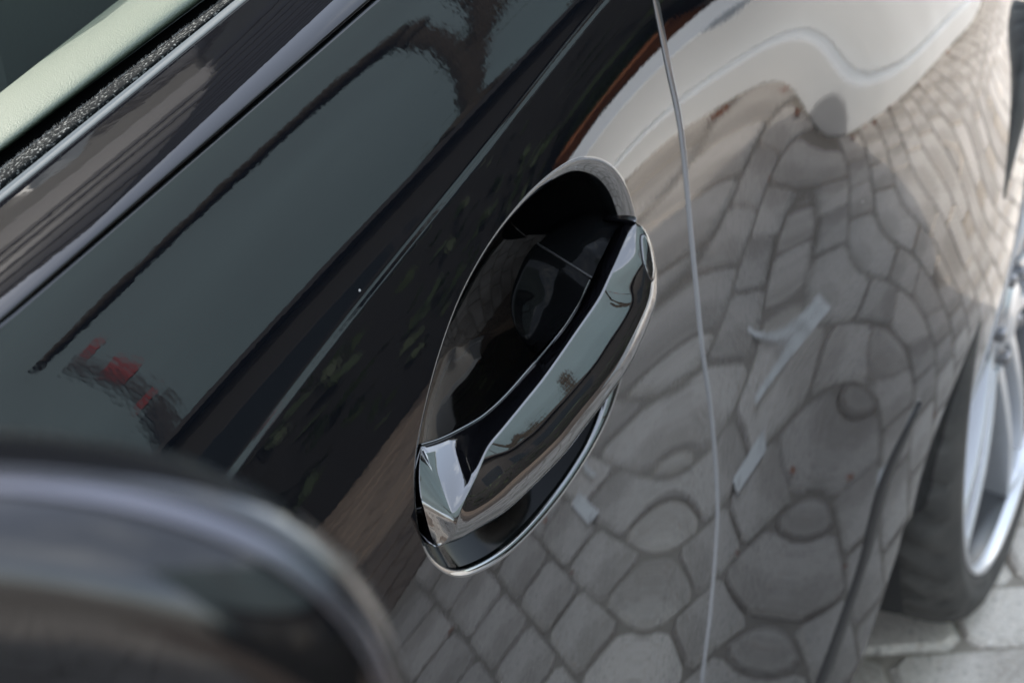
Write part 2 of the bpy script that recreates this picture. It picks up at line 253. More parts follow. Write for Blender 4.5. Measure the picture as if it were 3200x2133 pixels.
def panel(name, outer, holes, m, parent, extra=None):
    """skin panel over the region `outer` of the (x, z) plane, its corners and openings exact, with the true normals of the surface"""
    x0, z0 = outer.min(0); x1, z1 = outer.max(0); G = []
    for u in UROWS:
        xs = np.arange(x0, x1, .003 if -.003 < u < .013 else .009); G.append(np.stack([xs, zchar(xs)+u], -1))
    G = np.vstack(G)
    if extra is not None:
        extra = extra[extra[:, 1]-zchar(extra[:, 0]) < -.016]; G = np.vstack([G[~near(G, extra[::3], .012)], extra])
    G = G[inside(outer, G)]
    for h in holes: G = G[~inside(h, G)]
    for L in [outer]+holes: G = G[~near(G, L, .0022)]
    uu = G[:, 1]-zchar(G[:, 0]); rows = []
    for u in UROWS[(UROWS > -.0035) & (UROWS < .014)]:
        k = np.where(np.abs(uu-u) < 1e-7)[0]; k = k[np.argsort(G[k, 0])]
        rows += [(a, b) for a, b in zip(k[:-1], k[1:]) if G[b, 0]-G[a, 0] < .0031]
    V = [tuple(q) for q in outer]; E = [(i, (i+1) % len(outer)) for i in range(len(outer))]
    for h in holes:
        k = len(V); V += [tuple(q) for q in h]; E += [(k+i, k+(i+1) % len(h)) for i in range(len(h))]
    E += [(a+len(V), b+len(V)) for a, b in rows]; V += [tuple(q) for q in G]
    v, e, f, *_ = delaunay_2d_cdt([Vector(q) for q in V], E, [], 0, 1e-7)
    v = np.array([tuple(q) for q in v]); f = np.array(f); c = v[f].mean(1); ok = inside(outer, c)
    for h in holes: ok &= ~inside(h, c)
    f = f[ok]; used = np.unique(f); mp_ = -np.ones(len(v), int); mp_[used] = np.arange(len(used)); v = v[used]; f = mp_[f]
    X = body_xyz(v); N = normal(v[:, 0], v[:, 1])
    tri = X[f]; fn = np.cross(tri[:, 1]-tri[:, 0], tri[:, 2]-tri[:, 0]); fl = (fn*N[f[:, 0]]).sum(1) < 0; f[fl] = f[fl][:, ::-1]
    return link(name, mesh_from(name, X, f), m, parent, True, N)
def roll_edge(name, loop, side, r, sweep, depth, m, parent, closed, seg=6):
    """the folded edge of a panel: from the border `loop` (x, z) it rounds inwards with radius r and runs on for `depth`.  side=+1: the fold lies left of the direction of travel"""
    loop = np.asarray(loop, float); X = body_xyz(loop); N = normal(loop[:, 0], loop[:, 1])
    T = np.roll(X, -1, 0)-np.roll(X, 1, 0) if closed else np.gradient(X, axis=0)
    T /= np.linalg.norm(T, axis=1, keepdims=True); Ed = side*np.cross(N, T); Ed /= np.linalg.norm(Ed, axis=1, keepdims=True)
    r = np.broadcast_to(r, len(X))[:, None]; rings = []; nrm = []
    for k in range(seg+1):
        a = math.radians(sweep)*k/seg; rings.append(X+Ed*r*math.sin(a)-N*r*(1-math.cos(a))); nrm.append(N*math.cos(a)+Ed*math.sin(a))
    a = math.radians(sweep)
    if depth: rings.append(rings[-1]+depth*(Ed*math.cos(a)-N*math.sin(a))); nrm.append(nrm[-1])
    Np = len(X); V = np.vstack(rings); Fc = []
    for i in range(len(rings)-1):
        for j in range(Np if closed else Np-1):
            p, q = i*Np+j, i*Np+(j+1) % Np; Fc.append((p, q, q+Np, p+Np))
    o = link(name, mesh_from(name, V, Fc), m, parent, True, np.vstack(nrm)); return o, rings[-1], nrm[-1]

# ------------------------------------------------------------------ ground and paving
PA = math.radians(27.5); E1 = np.array([math.cos(PA), math.sin(PA)]); E2 = np.array([math.sin(PA), -math.cos(PA)])
P0 = np.array([0.904, -0.115])+E2*.03
ground = tag(box('ground', (0, 0, -.058), (160, 160, .1), M['joint']), 'dark sandy bedding under the paving stones', None, None, 'structure')
pavement = bpy.data.objects.new('pavement', None); COL.objects.link(pavement); tag(pavement, 'pale grey speckled concrete paving beside the car', None, None, 'structure')
LA, LB = .118, .185
def paver_mesh(k):
    r = random.Random(k); a, b = (LA-.008)/2, (LB-.008)/2; c = .006; V = []
    def ring(ax, bx, cut, z, jit):
        o = []
        for sx, sy in ((-1, -1), (1, -1), (1, 1), (-1, 1)):
            p = [(sx*ax, sy*(bx-cut)), (sx*(ax-cut), sy*bx)]
            if sx*sy > 0: p.reverse()
            p = p if (sx, sy) in ((-1, -1), (1, 1)) else p
            o += p
        o = sorted(o, key=lambda q: math.atan2(q[1]/bx, q[0]/ax))
        return [(x+r.uniform(-jit, jit), y+r.uniform(-jit, jit), z+r.uniform(-jit, jit)*.4) for x, y in o]
    V = ring(a, b, .016, -.03, 0)+ring(a, b, .016, -.006, .0015)+ring(a-c, b-c, .014, 0, .0015); F = []
    for i in range(2):
        for j in range(8): F.append((i*8+j, i*8+(j+1) % 8, i*8+8+(j+1) % 8, i*8+8+j))
    F.append(tuple(range(16, 24)))
    me = mesh_from('paver', V, F); me.materials.append(M['paver']); return me
pm = [paver_mesh(k) for k in range(8)]
cand = []
for i in range(-90, 90):
    for j in range(-70, 70):
        c = P0+E1*(i+.5)*LA+E2*(j+(.5 if i % 2 else 0))*LB
        if -4 < c[0] < 8 and -1.12 < c[1] < 1.8: cand.append(c)
def rank(c): # pieces in view or mirrored in the flank come first
    return abs(c[0]-1.2)*.55+abs(c[1]+.45)*1.0
cand.sort(key=rank)
for k, c in enumerate(cand[:290]):
    o = bpy.data.objects.new('paver', pm[k % 8]); COL.objects.link(o); o.parent = pavement
    o.location = (c[0], c[1], random.uniform(-.0025, .0025)); o.rotation_euler = (random.gauss(0, .008), random.gauss(0, .008), PA+random.gauss(0, .012)+(math.pi if k % 3 else 0))
def many_pavers(name, cs, la, lb, ang, m, label):
    V = []; F = []
    for c in cs:
        a, b = (la-.009)/2, (lb-.009)/2; z = random.uniform(-.003, .003); an = ang+random.gauss(0, .01); n = len(V)
        for s, zz in ((1, -.03), (1, z-.006), (.93, z)):
            for sx, sy in ((-1, -1), (1, -1), (1, 1), (-1, 1)):
                x, y = sx*a*s, sy*b*s; V.append((c[0]+x*math.cos(an)-y*math.sin(an), c[1]+x*math.sin(an)+y*math.cos(an), zz))
        for i in range(2):
            for j in range(4): F.append((n+i*4+j, n+i*4+(j+1) % 4, n+i*4+4+(j+1) % 4, n+i*4+4+j))
        F.append((n+8, n+9, n+10, n+11))
    return tag(link(name, mesh_from(name, V, F), m, None, False), label, None, None, 'stuff')
o = many_pavers('paving_stones', cand[290:], LA, LB, PA, M['paver'], 'grey paving stones running on past the car'); o.parent = pavement; o['kind'] = 'stuff'; del o['label']
tc_ = [(-4+.205*i+(.1 if j % 2 else 0), -1.17-.105*j) for i in range(62) for j in range(38)]
many_pavers('clay_paving', tc_, .105, .205, math.pi/2, M['tan'], 'tan clay paving of the yard opposite the car')
# painted parking marks
def mark(P, w):
    P = np.array(P, float); V = []; n = len(P); T = np.gradient(P, axis=0); T /= np.linalg.norm(T, axis=1, keepdims=True); Nn = np.stack([-T[:, 1], T[:, 0]], -1)
    for i in range(n): V += [(*(P[i]+Nn[i]*w/2), .0065), (*(P[i]-Nn[i]*w/2), .0065)]
    return link('parking_mark', mesh_from('parking_mark', V, [(2*i, 2*i+1, 2*i+3, 2*i+2) for i in range(n-1)]), M['mark'], None, False)
tag(mark(catmull([(1.122, -.388), (1.146, -.427), (1.176, -.446), (1.240, -.462)], 14), .010), 'narrow white painted dash on the paving beside the rear wheel', 'parking mark', 'painted marks on the paving')


tag(mark([(1.008, -.33), (1.068, -.424)], .034), 'short broad white painted bar on the paving near the rear wheel', 'parking mark', 'painted marks on the paving')
# ------------------------------------------------------------------ low white wall, dark building, trees opposite
gw = thing('garden_wall', 'white rendered garden wall on a plinth standing opposite the car, low at its end', 'wall', (4, -1.2, 0))
def gpart(name, c, s, m, b=.008): return box(name, (c[0]-4, c[1]+1.2, c[2]), s, m, gw, 0, b)
gpart('wall_body', (6.05, -1.25, .44), (8.1, .24, .61), M['white'])
gpart('end_pier', (1.81, -1.25, .25), (.38, .25, .235), M['white'])
gpart('plinth', (5.85, -1.238, .06), (8.54, .30, .135), M['white'])
gpart('shadow_joint', (5.86, -1.25, .131), (8.46, .21, .02), M['cap'], 0)
bd = thing('dark_building', 'dark clad building with long windows across the yard', 'building', (3, -6, 0))
def bpart(name, c, s, m, par=bd): return box(name, (c[0]-3, c[1]+6, c[2]), s, m, par)
bpart('wall', (5, -6.2, 1.5), (22, 1.0, 3.0), M['dark_wall'])
bpart('eaves', (5, -6.1, 3.06), (22.4, 1.5, .12), M['frame'])
for x in (-4, -1.4, 1.2, 3.8, 6.4, 9.0, 11.6):
    f = bpart('window', (x, -5.69, 1.7), (1.7, .08, 1.1), M['frame'])
    for dx in (-.41, .41):
        p = box('pane', (x+dx-3, .351, 1.7), (.76, .012, .98), M['glass'], f)

# clipped hedge at the back of the yard, hedge and trees on the far side of the street
def leaf_mass(name, cs, n, s, m, par, sp):
    V = []; F = []
    for k in range(n):
        c, r = cs[k % len(cs)]; d = rng.normal(size=3); d /= np.linalg.norm(d); p = np.array(c)+d*np.array(r)*rng.uniform(.72, 1.03)
        if p[2] < .01: continue
        a = rng.normal(size=3); a /= np.linalg.norm(a); b = np.cross(a, rng.normal(size=3)); b /= np.linalg.norm(b); l = s*rng.uniform(.6, 1.3); q = len(V)
        V += [p-a*l, p+b*l*.45, p+a*l, p-b*l*.45]; F.append((q, q+1, q+2, q+3))
    o = link(name, mesh_from(name, V, F), m, par, False); return o
def hedge(x0, x1, y, h, w, label, n, s=.05, pos=None):
    t = thing('clipped_hedge', label, 'hedge', (0, 0, 0))
    cs = [((x, y, h*.5), (.35, w/2, h*.52)) for x in np.arange(x0, x1, .38)]
    leaf_mass('foliage', cs, n, s, M['hedge'], t, 1)
    return box('core', ((x0+x1)/2, y, h*.46), (x1-x0+.2, w*.72, h*.92), M['dark_wall'], t)
hedge(-4, 4.6, -2.75, .95, .6, 'dark clipped hedge bordering the tan yard opposite', 9000)
hedge(-3, 9, 6.5, 2.6, 1.0, 'tall dark hedge on the far side of the car', 9000, .09)

# big bare-limbed tree behind the dark building, with a few leaf clusters
tree = thing('street_tree', 'slender dark tree with an arching limb behind the dark building', 'tree', (7.2, -9, 0))
def limb(P, r0, r1, n=40):
    P = catmull(np.array(P, float), n)+rng.normal(0, .010, (n, 3)); rr = np.linspace(r0, r1, n)*(1+.10*rng.normal(size=n))
    return loft('limb', tube_rings(P-np.array([7.2, -9, 0]), rr, 9), M['bark'], tree, True)
tk = limb([(7.2, -9, 0), (7.0, -9.05, 2), (6.85, -9, 3.8), (6.84, -9, 5.1), (6.98, -8.95, 7.0), (7.16, -9, 9.3)], .19, .12); tk.name = 'trunk'
limb([(7.16, -9, 9.2), (7.08, -9, 9.6), (6.7, -9, 9.8), (6.25, -9, 9.9), (5.6, -9, 9.92), (4.6, -9, 9.8)], .17, .12)
limb([(6.82, -9, 4.5), (6.6, -8.9, 4.5), (6.3, -8.9, 4.42), (5.99, -8.9, 4.34), (5.5, -8.9, 4.28)], .42, .05)
limb([(6.86, -9, 5.2), (7.1, -9, 6.4), (7.5, -9, 7.9), (7.8, -9, 9.6)], .15, .09)
limb([(6.9, -9, 3.2), (7.3, -9, 3.9), (7.9, -9, 4.4)], .12, .05)
V = []; F = []
for k in range(900):
    c = [(6.85, -9, 5.2), (6.95, -9, 7.0), (7.1, -9, 9.3), (6.6, -9, 4.5), (6.3, -9, 4.4), (7.3, -9, 7.2), (7.5, -9, 4.1)][k % 7]
    p = np.array(c)+rng.normal(0, 1, 3)*np.array([.06, .1, .3])-np.array([7.2, -9, 0]); a = rng.normal(size=3); a /= np.linalg.norm(a); b_ = np.cross(a, rng.normal(size=3)); b_ /= np.linalg.norm(b_); l = .03*rng.uniform(.6, 1.5); q = len(V)
    V += [p-a*l, p+b_*l*.5, p+a*l, p-b_*l*.5]; F.append((q, q+1, q+2, q+3))
link('leaves', mesh_from('leaves', V, F), M['leaf'], tree, False)
# sign pylon
sg = thing('sign_pylon', 'slender dark sign pylon with small red panels beyond the dark building', 'sign', (4.72, -9.1, 0))
box('post', (0, 0, 3), (.12, .12, 6), M['frame'], sg)
box('sign_frame', (0, 0, 7.6), (.06, .10, 3.3), M['frame'], sg, 0, .01)
for x, z, h in ((.09, 9.0, .30), (.02, 7.8, .9), (-.05, 6.3, .30)): box('red_panel', (x, .075, z), (.075, .04, h), M['red'], sg)
# building with pale bands on the far side of the street
fb = thing('banded_building', 'tall dark building with pale olive bands down the street behind the car', 'building', (22, 13, 0))
box('wall', (0, 0, 9), (30, 8, 18), M['dark_wall'], fb)
for z, h in ((1.2, .5), (2.4, .3), (3.3, .7), (4.4, .25), (5.4, .6), (6.3, .3), (7.1, .25), (7.9, .4), (9.2, .5), (10.4, .3), (11.4, .5), (12.8, .3), (14, .6), (15.5, .3), (17, .5)): box('band', (0, -4.03, z), (30, .1, h), M['olive'], fb)
for z, h in ((1.2, .5), (3.3, .7), (5.4, .6), (7.9, .4), (9.2, .5), (11.4, .5), (14, .6), (17, .5)): box('band', (-15.03, 0, z), (.1, 8, h), M['olive'], fb)
pot = thing('plant_pot', 'round terracotta pot with a leafy plant in front of the clipped hedge', 'plant pot', (3.05, -2.36, 0))
rg_ = []
for r, z in ((.05, .0), (.065, .01), (.08, .13), (.092, .135), (.092, .16), (.08, .16), (.075, .135), (.005, .13)):
    a = np.linspace(0, 2*math.pi, 28, endpoint=False); rg_.append(np.stack([r*np.cos(a), r*np.sin(a), 0*a+z], -1))
loft('pot', rg_, M['orange'], pot, True)
V = []; F = []
for k in range(260):
    a = rng.uniform(0, 6.28); p = np.array([.07*math.cos(a)*rng.uniform(0, 1), .07*math.sin(a), .15+rng.uniform(0, .16)]); d = np.array([math.cos(a), math.sin(a), rng.uniform(-.2, .9)])*.05; s_ = np.cross(d, [0, 0, 1])*.3; q = len(V)
    V += [p, p+d*.5+s_, p+d, p+d*.5-s_]; F.append((q, q+1, q+2, q+3))
link('leaves', mesh_from('leaves', V, F), M['leaf'], pot, False)

ob = thing('added_block', 'unseen tall grey green block added to darken the upper door reflection', 'building', (14, -18, 0))  # unseen block added so the upper door mirrors a darker teal than sky
box('wall', (0, 0, 10.5), (64, 6, 21), M['teal'], ob)
for z in (20.7,): box('block_band', (0, 3.03, z), (64, .1, .5), M['teal_band'], ob)

# small dry leaves and bits on the paving, thicker along the foot of the white wall
lm = []
for k in range(5):
    r_ = random.Random(k+50); V = []; n = 7; L = .5; pts = [(-.5, 0), (-.25, .2), (.05, .26), (.3, .15), (.5, 0), (.3, -.16), (.05, -.24), (-.25, -.2)]
    V = [(x, y+r_.uniform(-.04, .04), .05+.22*abs(y)+.12*x*x*r_.uniform(.3, 1.5)) for x, y in pts]+[(0, 0, .02)]
    me = mesh_from('fallen_leaf', V, [(i, (i+1) % 8, 8) for i in range(8)]); me.materials.append(M['dry_leaf']); lm.append(me)
ORD = ('first', 'second', 'third', 'fourth', 'fifth', 'sixth', 'seventh')
spots = [(x, -1.07+random.uniform(0, .04), random.uniform(.025, .05), 'dry red brown leaf under the white garden wall, %s from its end pier' % ORD[k], 'dry leaves along the foot of the white wall') for k, x in enumerate((1.72, 1.83, 1.90, 2.08, 2.45, 3.0))]
pv = sorted([(1.25, -.28), (1.02, -.52), (1.46, -.47), (1.72, -.66), (.88, -.33), (.80, -.72), (1.55, -.85)], key=lambda q: math.hypot(q[0]-1.017, q[1]+.05))
spots += [(x, y, random.uniform(.014, .022), 'tiny dry brown leaf on the grey paving, %s nearest to the rear wheel' % ORD[k], 'dry leaves on the paving beside the car') for k, (x, y) in enumerate(pv)]
for k, (x, y, s_, lab, g) in enumerate(spots):
    o = bpy.data.objects.new('fallen_leaf', lm[k % 5]); COL.objects.link(o); o.location = (x, y, .004); o.scale = (s_, s_, s_); o.rotation_euler = (random.uniform(-.3, .3), random.uniform(-.3, .3), random.uniform(0, 6.28))
    tag(o, lab, 'leaf', g)

tag(box('added_asphalt', (10, 6.2, -.046), (90, 8.2, .1), M['asphalt']), 'unseen dark asphalt added beyond the car to darken its trim reflection', None, None, 'structure')  # unseen dark surface added to dim what the window trim mirrors
# ------------------------------------------------------------------ the car
car = thing('car', 'black sports car with its door handle and rear wheel in view on grey paving', 'car', (0, .8, 0))
car_inv = Matrix.Translation((0, -.8, 0))
def cp(o):          # keep world coordinates for parts of the car
    o.matrix_parent_inverse = car_inv; return o
def sub(o): return o

shut = on_body([(1478, -170), (1490, -80), (1500, 0), (1530, 150), (1560, 300), (1585, 550), (1610, 800), (1632, 960), (1643, 1100), (1645, 1200), (1630, 1400), (1610, 1568)])[:, [0, 2]]
shut = np.vstack([shut[:1]+3*(shut[:1]-shut[1:2]), shut, [[shut[-1, 0]+.003, .30], [shut[-1, 0]-.004, .12]]]); shut = shut[np.argsort(-shut[:, 1])]
shut = catmull(shut, 260)
SQ = np.array([(x, 757-757/875*x) for x in np.linspace(0, 875, 14)]); SP = on_body(SQ); SC = np.polyfit(SP[:, 0], SP[:, 2], 2)
def zseam(x):
    xc = np.clip(x, SP[0, 0], SP[-1, 0]); return np.polyval(SC, xc)+np.polyval(np.polyder(SC), xc)*(np.asarray(x)-xc)*.6
def clip_top(c, zt):
    i = np.argmax(c[:, 1] < zt(c[:, 0])); return c[i:]
dsh = clip_top(shut-[.0014, 0], zseam); qsh = clip_top(shut+[.0050, 0], zseam)
# opening for the handle
HP = [(950, 1140), (953, 1040), (975, 930), (1010, 800), (1060, 668), (1130, 545), (1210, 445), (1280, 385), (1335, 360), (1385, 366), (1425, 400), (1450, 455), (1468, 540), (1474, 640), (1466, 740), (1440, 835), (1398, 960), (1335, 1075), (1250, 1190), (1165, 1275), (1085, 1320), (1035, 1322), (988, 1287), (962, 1225)]
hole = catmull(on_body(HP)[:, [0, 2]], 150, True)
xs = np.arange(-.72, dsh[0, 0], .006)
door_o = np.vstack([np.stack([xs, zseam(xs)], -1), dsh, np.stack([np.arange(.25, -.72, -.01), np.full(97, .12)], -1), np.stack([np.full(60, -.72), np.linspace(.125, zseam(-.72)-.01, 60)], -1)])
hc = hole.mean(0); ex = np.vstack([hc+(hole-hc)*s for s in (1.03, 1.07, 1.12, 1.18, 1.26)])
door = cp(panel('door', door_o, [hole], M['paint'], car, ex))
hX = body_xyz(hole)
def roll(name, loop, ref, *a, **k):
    X = body_xyz(np.asarray(loop)); N = normal(loop[:, 0], loop[:, 1]); T = np.gradient(X, axis=0)
    s = 1 if (np.cross(N, T)*(np.asarray(ref)-X)).sum() > 0 else -1
    return roll_edge(name, np.asarray(loop), s, *a, **k)
# lip of the opening: broad at the rear, tight at the front
ang = np.arctan2(hole[:, 1]-hc[1], hole[:, 0]-hc[0])
rlip = .0035+.0075*np.clip(np.cos(ang-.45), 0, 1)**1.5
lip, lipE, lipN = roll('opening_lip', hole, hX.mean(0), rlip, 78, .0015, M['lip'], door, True, 10)
lip.name = 'opening_lip'
edge1, _, _ = roll('door_edge', dsh, body_xyz(qsh).mean(0), .0014, 90, .012, M['paint'], door, False)
xs2 = np.arange(-.72, .178, .01); edge2, _, _ = roll('door_edge', np.stack([xs2, zseam(xs2)], -1), [-.2, .09, 1.4], .003, 95, .012, M['paint'], door, False)
# rear quarter panel with its wheel arch
arch = on_body([(2350, 30), (2310, 250), (2280, 400), (2250, 560), (2228, 700), (2190, 840), (2152, 966), (2090, 1190), (2059, 1275), (1992, 1476), (1955, 1568)])[:, [0, 2]]
WC = np.array([1.0173, .3435]); WY = -.0577
ra = np.linalg.norm(arch[0]-WC); a0 = math.atan2(arch[0, 1]-WC[1], arch[0, 0]-WC[0])
over = WC+ra*np.stack([np.cos(np.linspace(a0-.04, -.35, 60)), np.sin(np.linspace(a0-.04, -.35, 60))], -1)
low = np.array([[arch[-1, 0]+.006, .12]])
ae = np.vstack([over[::-1], catmull(arch, 120), low])       # from the rear of the arch forwards and down
xq = np.arange(1.62, qsh[0, 0], -.012); topq = np.stack([xq, np.minimum(zseam(xq), 1.04)], -1)
quarter_o = np.vstack([qsh, np.stack([np.arange(.28, low[0, 0], .01), np.full(len(np.arange(.28, low[0, 0], .01)), .12)], -1), ae[::-1], [[1.62, .22]], np.stack([np.full(60, 1.62), np.linspace(.24, 1.03, 60)], -1), topq])
quarter = cp(panel('rear_quarter_panel', quarter_o, [], M['paint'], car))
roll('panel_edge', qsh, body_xyz(dsh).mean(0), 0.0032, 88, .014, M['edge_glint'], quarter, False)
roll('arch_lip', ae, [1.02, -.05, .34], .005, 90, .02, M['paint'], quarter, False)
# raised black strip standing in for the shaded gap between sill and arch
sp = catmull(on_body([(1888, 1568), (1940, 1420), (1990, 1270), (2032, 1110), (2078, 1000), (2112, 925)]), 50)
sw = np.interp(np.linspace(0, 1, 50), [0, .35, .6, .8, 1], [.020, .013, .016, .015, .002])
st = []
for i in range(50):
    n = normal(sp[i, 0], sp[i, 2]); t = np.array([1, 0, 0.])-n*n[0]; t /= np.linalg.norm(t)
    st.append(np.array([sp[i]+t*sw[i]*c+n*h for c, h in ((-1, -.002), (-.8, .0012), (0, .002), (.8, .0012), (1, -.002))]))
cp(loft('sill_gap_strip', st, M['rubber'], car))

# handle bowl
c3 = lipE.mean(0); rings = []
for k in range(1, 15):
    w = k/14; rho = 1-w; dep = .040*(1-rho**2.2)**.8
    q = c3+(lipE-c3)*max(rho, .0004); q[:, 1] = (lipE[:, 1]*rho+c3[1]*(1-rho))+dep; rings.append(q)
bowl = loft('handle_bowl', [lipE-lipN*.0004]+rings, M['bowl'], door, True)

# door handle: a swept grip with a ridge, its inner leg, and the key cover
Tq = [(968, 1023), (1010, 1010), (1060, 986), (1112, 955), (1160, 912), (1210, 856), (1258, 800), (1298, 750), (1328, 702), (1352, 652), (1385, 582), (1424, 512)]
Aq = [(1049, 1198), (1066, 1150), (1092, 1093), (1118, 1030), (1149, 990), (1200, 927), (1249, 865), (1325, 756), (1377, 681), (1399, 638), (1425, 580), (1450, 514)]
Lq = [(1001, 1255), (1050, 1240), (1106, 1210), (1155, 1180), (1224, 1116), (1286, 1051), (1330, 992), (1391, 908), (1433, 845), (1472, 760), (1497, 690), (1503, 620), (1497, 565), (1482, 527), (1460, 510)]
Fq = [(968, 1023), (962, 1080), (964, 1130), (976, 1180), (989, 1226), (1001, 1255)]
NS = 72
def curve3(q, offs, so):
    q = catmull(np.array(q, float), NS); s = np.linspace(0, 1, NS); return at_off(q, np.interp(s, so, offs))
T3 = curve3(Tq, [-.010, -.008, -.004, -.002, .003, .004], [0, .15, .35, .6, .85, 1])
A3 = curve3(Aq, [.012, .0115, .0115, .0125, .014, .013], [0, .15, .35, .6, .85, 1])
L3 = curve3(Lq, [.003, .008, .014, .018, .021, .016], [0, .15, .35, .6, .88, 1])
rg = []
for i in range(NS):
    T, A, L = T3[i], A3[i], L3[i]; tan = (A3[min(i+1, NS-1)]-A3[max(i-1, 0)]); tan /= np.linalg.norm(tan)
    def outw(a, b):
        o = np.cross(tan, b-a); o /= np.linalg.norm(o)+1e-9
        return o if o[1] < 0 or abs(o[1]) < .2 and o[2] > 0 else -o
    oTA = outw(T, A); oAL = outw(A, L); hAL = np.linalg.norm(L-A); pts = []
    s = i/(NS-1); wf = 1 if s > .12 else s/.12
    for w in np.linspace(0, 1, 9)[:-1]: pts.append(T+(A-T)*w-oTA*.0008*math.sin(math.pi*w)*wf)
    for w in (0, .02, .05, .1, .18, .28, .38, .48, .58, .68, .78, .86, .93, .98):
        pts.append(A+(L-A)*w+oAL*hAL*(.19+.03*wf)*4*w*(1-w)*(.75+.5*w))
    inn = np.array([0, 1.0, 0])
    pts += [L+inn*.0005, L+inn*.004+(T-L)*.03, L+inn*.009+(T-L)*.12, (L+T)/2+inn*.014, T+inn*.008-(T-L)*.12, T+inn*.004-(T-L)*.02, T+inn*.0012]
    rg.append(np.array(pts))
# front facet: from the first section to the edge of the opening
F3 = at_off(catmull(np.array(Fq, float), 22), np.interp(np.linspace(0, 1, 22), [0, .5, 1], [-.008, .000, .002]))
f0 = np.vstack([F3, F3[-1:]+np.array([[.0, .003*k, 0] for k in range(1, len(rg[0])-21)])])
f0[22:] = rg[0][22:]*.5+f0[22:]*.5
rg = [f0+(rg[0]-f0)*w for w in (0, .04, .3, .6, .9)]+rg; NS0 = 5
# rounded rear end
c = rg[-1].mean(0); tan = T3[-1]-T3[-4]; tan /= np.linalg.norm(tan)
for k in range(1, 6):
    a = k/5*math.pi/2; rg.append(c+(rg[NS+NS0-1]-c)*max(math.cos(a), .05)+tan*.005*math.sin(a))
handle = cp(loft('door_handle', rg, M['handle'], car, True, True))
# front facet closing piece follows the edge of the opening
# inner leg
Lf = [(1424, 510), (1385, 494), (1342, 488), (1292, 513), (1250, 546), (1216, 585), (1191, 638), (1178, 690), (1184, 740), (1204, 782), (1230, 812)]
Rt = [(1427, 514), (1412, 532), (1400, 554), (1386, 582), (1372, 610), (1362, 634), (1352, 656), (1338, 690), (1318, 722), (1290, 758), (1240, 812)]
n2 = 40; lf = catmull(np.array(Lf, float), n2); rt = catmull(np.array(Rt, float), n2); s = np.linspace(0, 1, n2)
leg = []
for w in np.linspace(0, 1, 14):
    q = rt+(lf-rt)*w; off = np.interp(s, [0, .3, .6, 1], [.010, .010, .008, .001])*(1-w)+np.interp(s, [0, .25, .6, 1], [-.004, -.020, -.022, -.012])*w+.004*np.sin(math.pi*w)*np.interp(s, [0, .3, .7, 1], [0, 1, -1.2, 0])
    leg.append(at_off(q, off))
leg.append(at_off(lf, np.interp(s, [0, .25, .6, 1], [-.010, -.030, -.031, -.020])))
legs = np.array(leg).transpose(1, 0, 2)
k1 = 17
upper = loft('handle_leg', legs[:k1+1], M['bowl'], handle)
lower = loft('finger_pad', legs[k1:]+np.array([0, .0012, 0]), M['bowl'], handle)
loft('pad_seam', tube_rings(legs[k1][:14]+np.array([0, .0002, 0]), .0006, 6), M['rubber'], handle, True)
# lip along the inner edge of the grip
ie = T3[:58]+np.array([0, .0006, 0]); loft('grip_edge', tube_rings(ie, .0009, 8), M['handle'], handle, True)
# key cover
from mathutils.bvhtree import BVHTree
bv = BVHTree.FromPolygons([tuple(v.co) for v in handle.data.vertices], [tuple(p.vertices) for p in handle.data.polygons])
kq = np.array([(1472, 540), (1481, 541), (1494, 572), (1502, 604), (1502, 632), (1496, 646), (1485, 625), (1476, 597), (1471, 563)], float)
kq = catmull(kq, 48, True); kc = kq.mean(0)
def on_handle(q, lift):
    out = []
    for qq in np.atleast_2d(q):
        d = rays(qq); h = bv.ray_cast(Vector(CAM), Vector(d))
        if h[0] is None:
            b_ = None
            for w in np.linspace(0, 1, 40):
                d2 = rays(qq+(kc-qq)*w); h = bv.ray_cast(Vector(CAM), Vector(d2))
                if h[0] is not None: break
        n = h[1] if h[1].dot(Vector(rays(qq))) < 0 else -h[1]
        out.append(np.array(h[0]+n*lift))
    return np.array(out)
kr = [on_handle(kc+(kq-kc)*w, l) for w, l in ((1.0, -.0006), (.985, .0004), (.93, .0007), (.75, .0009), (.5, .001), (.25, .001), (.02, .001))]
loft('key_cover', kr, M['handle'], handle, True)
kl = on_handle(kq, .0001); loft('cover_gap', tube_rings(np.vstack([kl, kl[:1]]), .00045, 6), M['rubber'], handle, True)

# ------------------------------------------------------------------ waistline: trim, seals, door lining
def strip(name, defs, m, par, n=2, xa=-.75, xb=.55, sm=True):
    """a section drawn out along the waistline; each line of it is given by its two sight lines and depths"""
    lines = []
    for (qa, ya, qb, yb) in defs:
        ya = ya-ys+SP[0, 1]; yb = yb-ys+SP[-1, 1]
        a = at_y(np.array(qa, float), ya); b = at_y(np.array(qb, float), yb); u = (b-a)/(b[0]-a[0]); lines.append((a, u))
    rings = []
    for x in np.linspace(xa, xb, n): rings.append(np.array([a+u*(x-a[0]) for a, u in lines]))
    return loft(name, rings, m, par, False, False, sm)
ys = .067
def interp_defs(A0, B0, A1, B1, w, y): # sight lines between two edges of a band
    return ((A0[0]+(A1[0]-A0[0])*w, A0[1]+(A1[1]-A0[1])*w), y, (B0[0]+(B1[0]-B0[0])*w, B0[1]+(B1[1]-B0[1])*w), y)
tr = []
for w in np.linspace(0, 1, 26):
    y = ys+.001+.060*w**1.05-.0062*math.sin(math.pi*w)
    tr.append(interp_defs((0, 738), (850, 0), (0, 464), (567, 0), w, y))
y0 = tr[0][1]
tr = [((0, 733), y0+.010, (845, 0), y0+.010), ((0, 741), y0+.002, (853, 0), y0+.002)]+tr
trim = cp(strip('window_trim', tr, M['trim'], car, 14))
cp(strip('seam_channel', [((0, 765), ys+.014, (880, 0), ys+.012), ((0, 735), ys+.016, (850, 0), ys+.014)], M['rubber'], car))
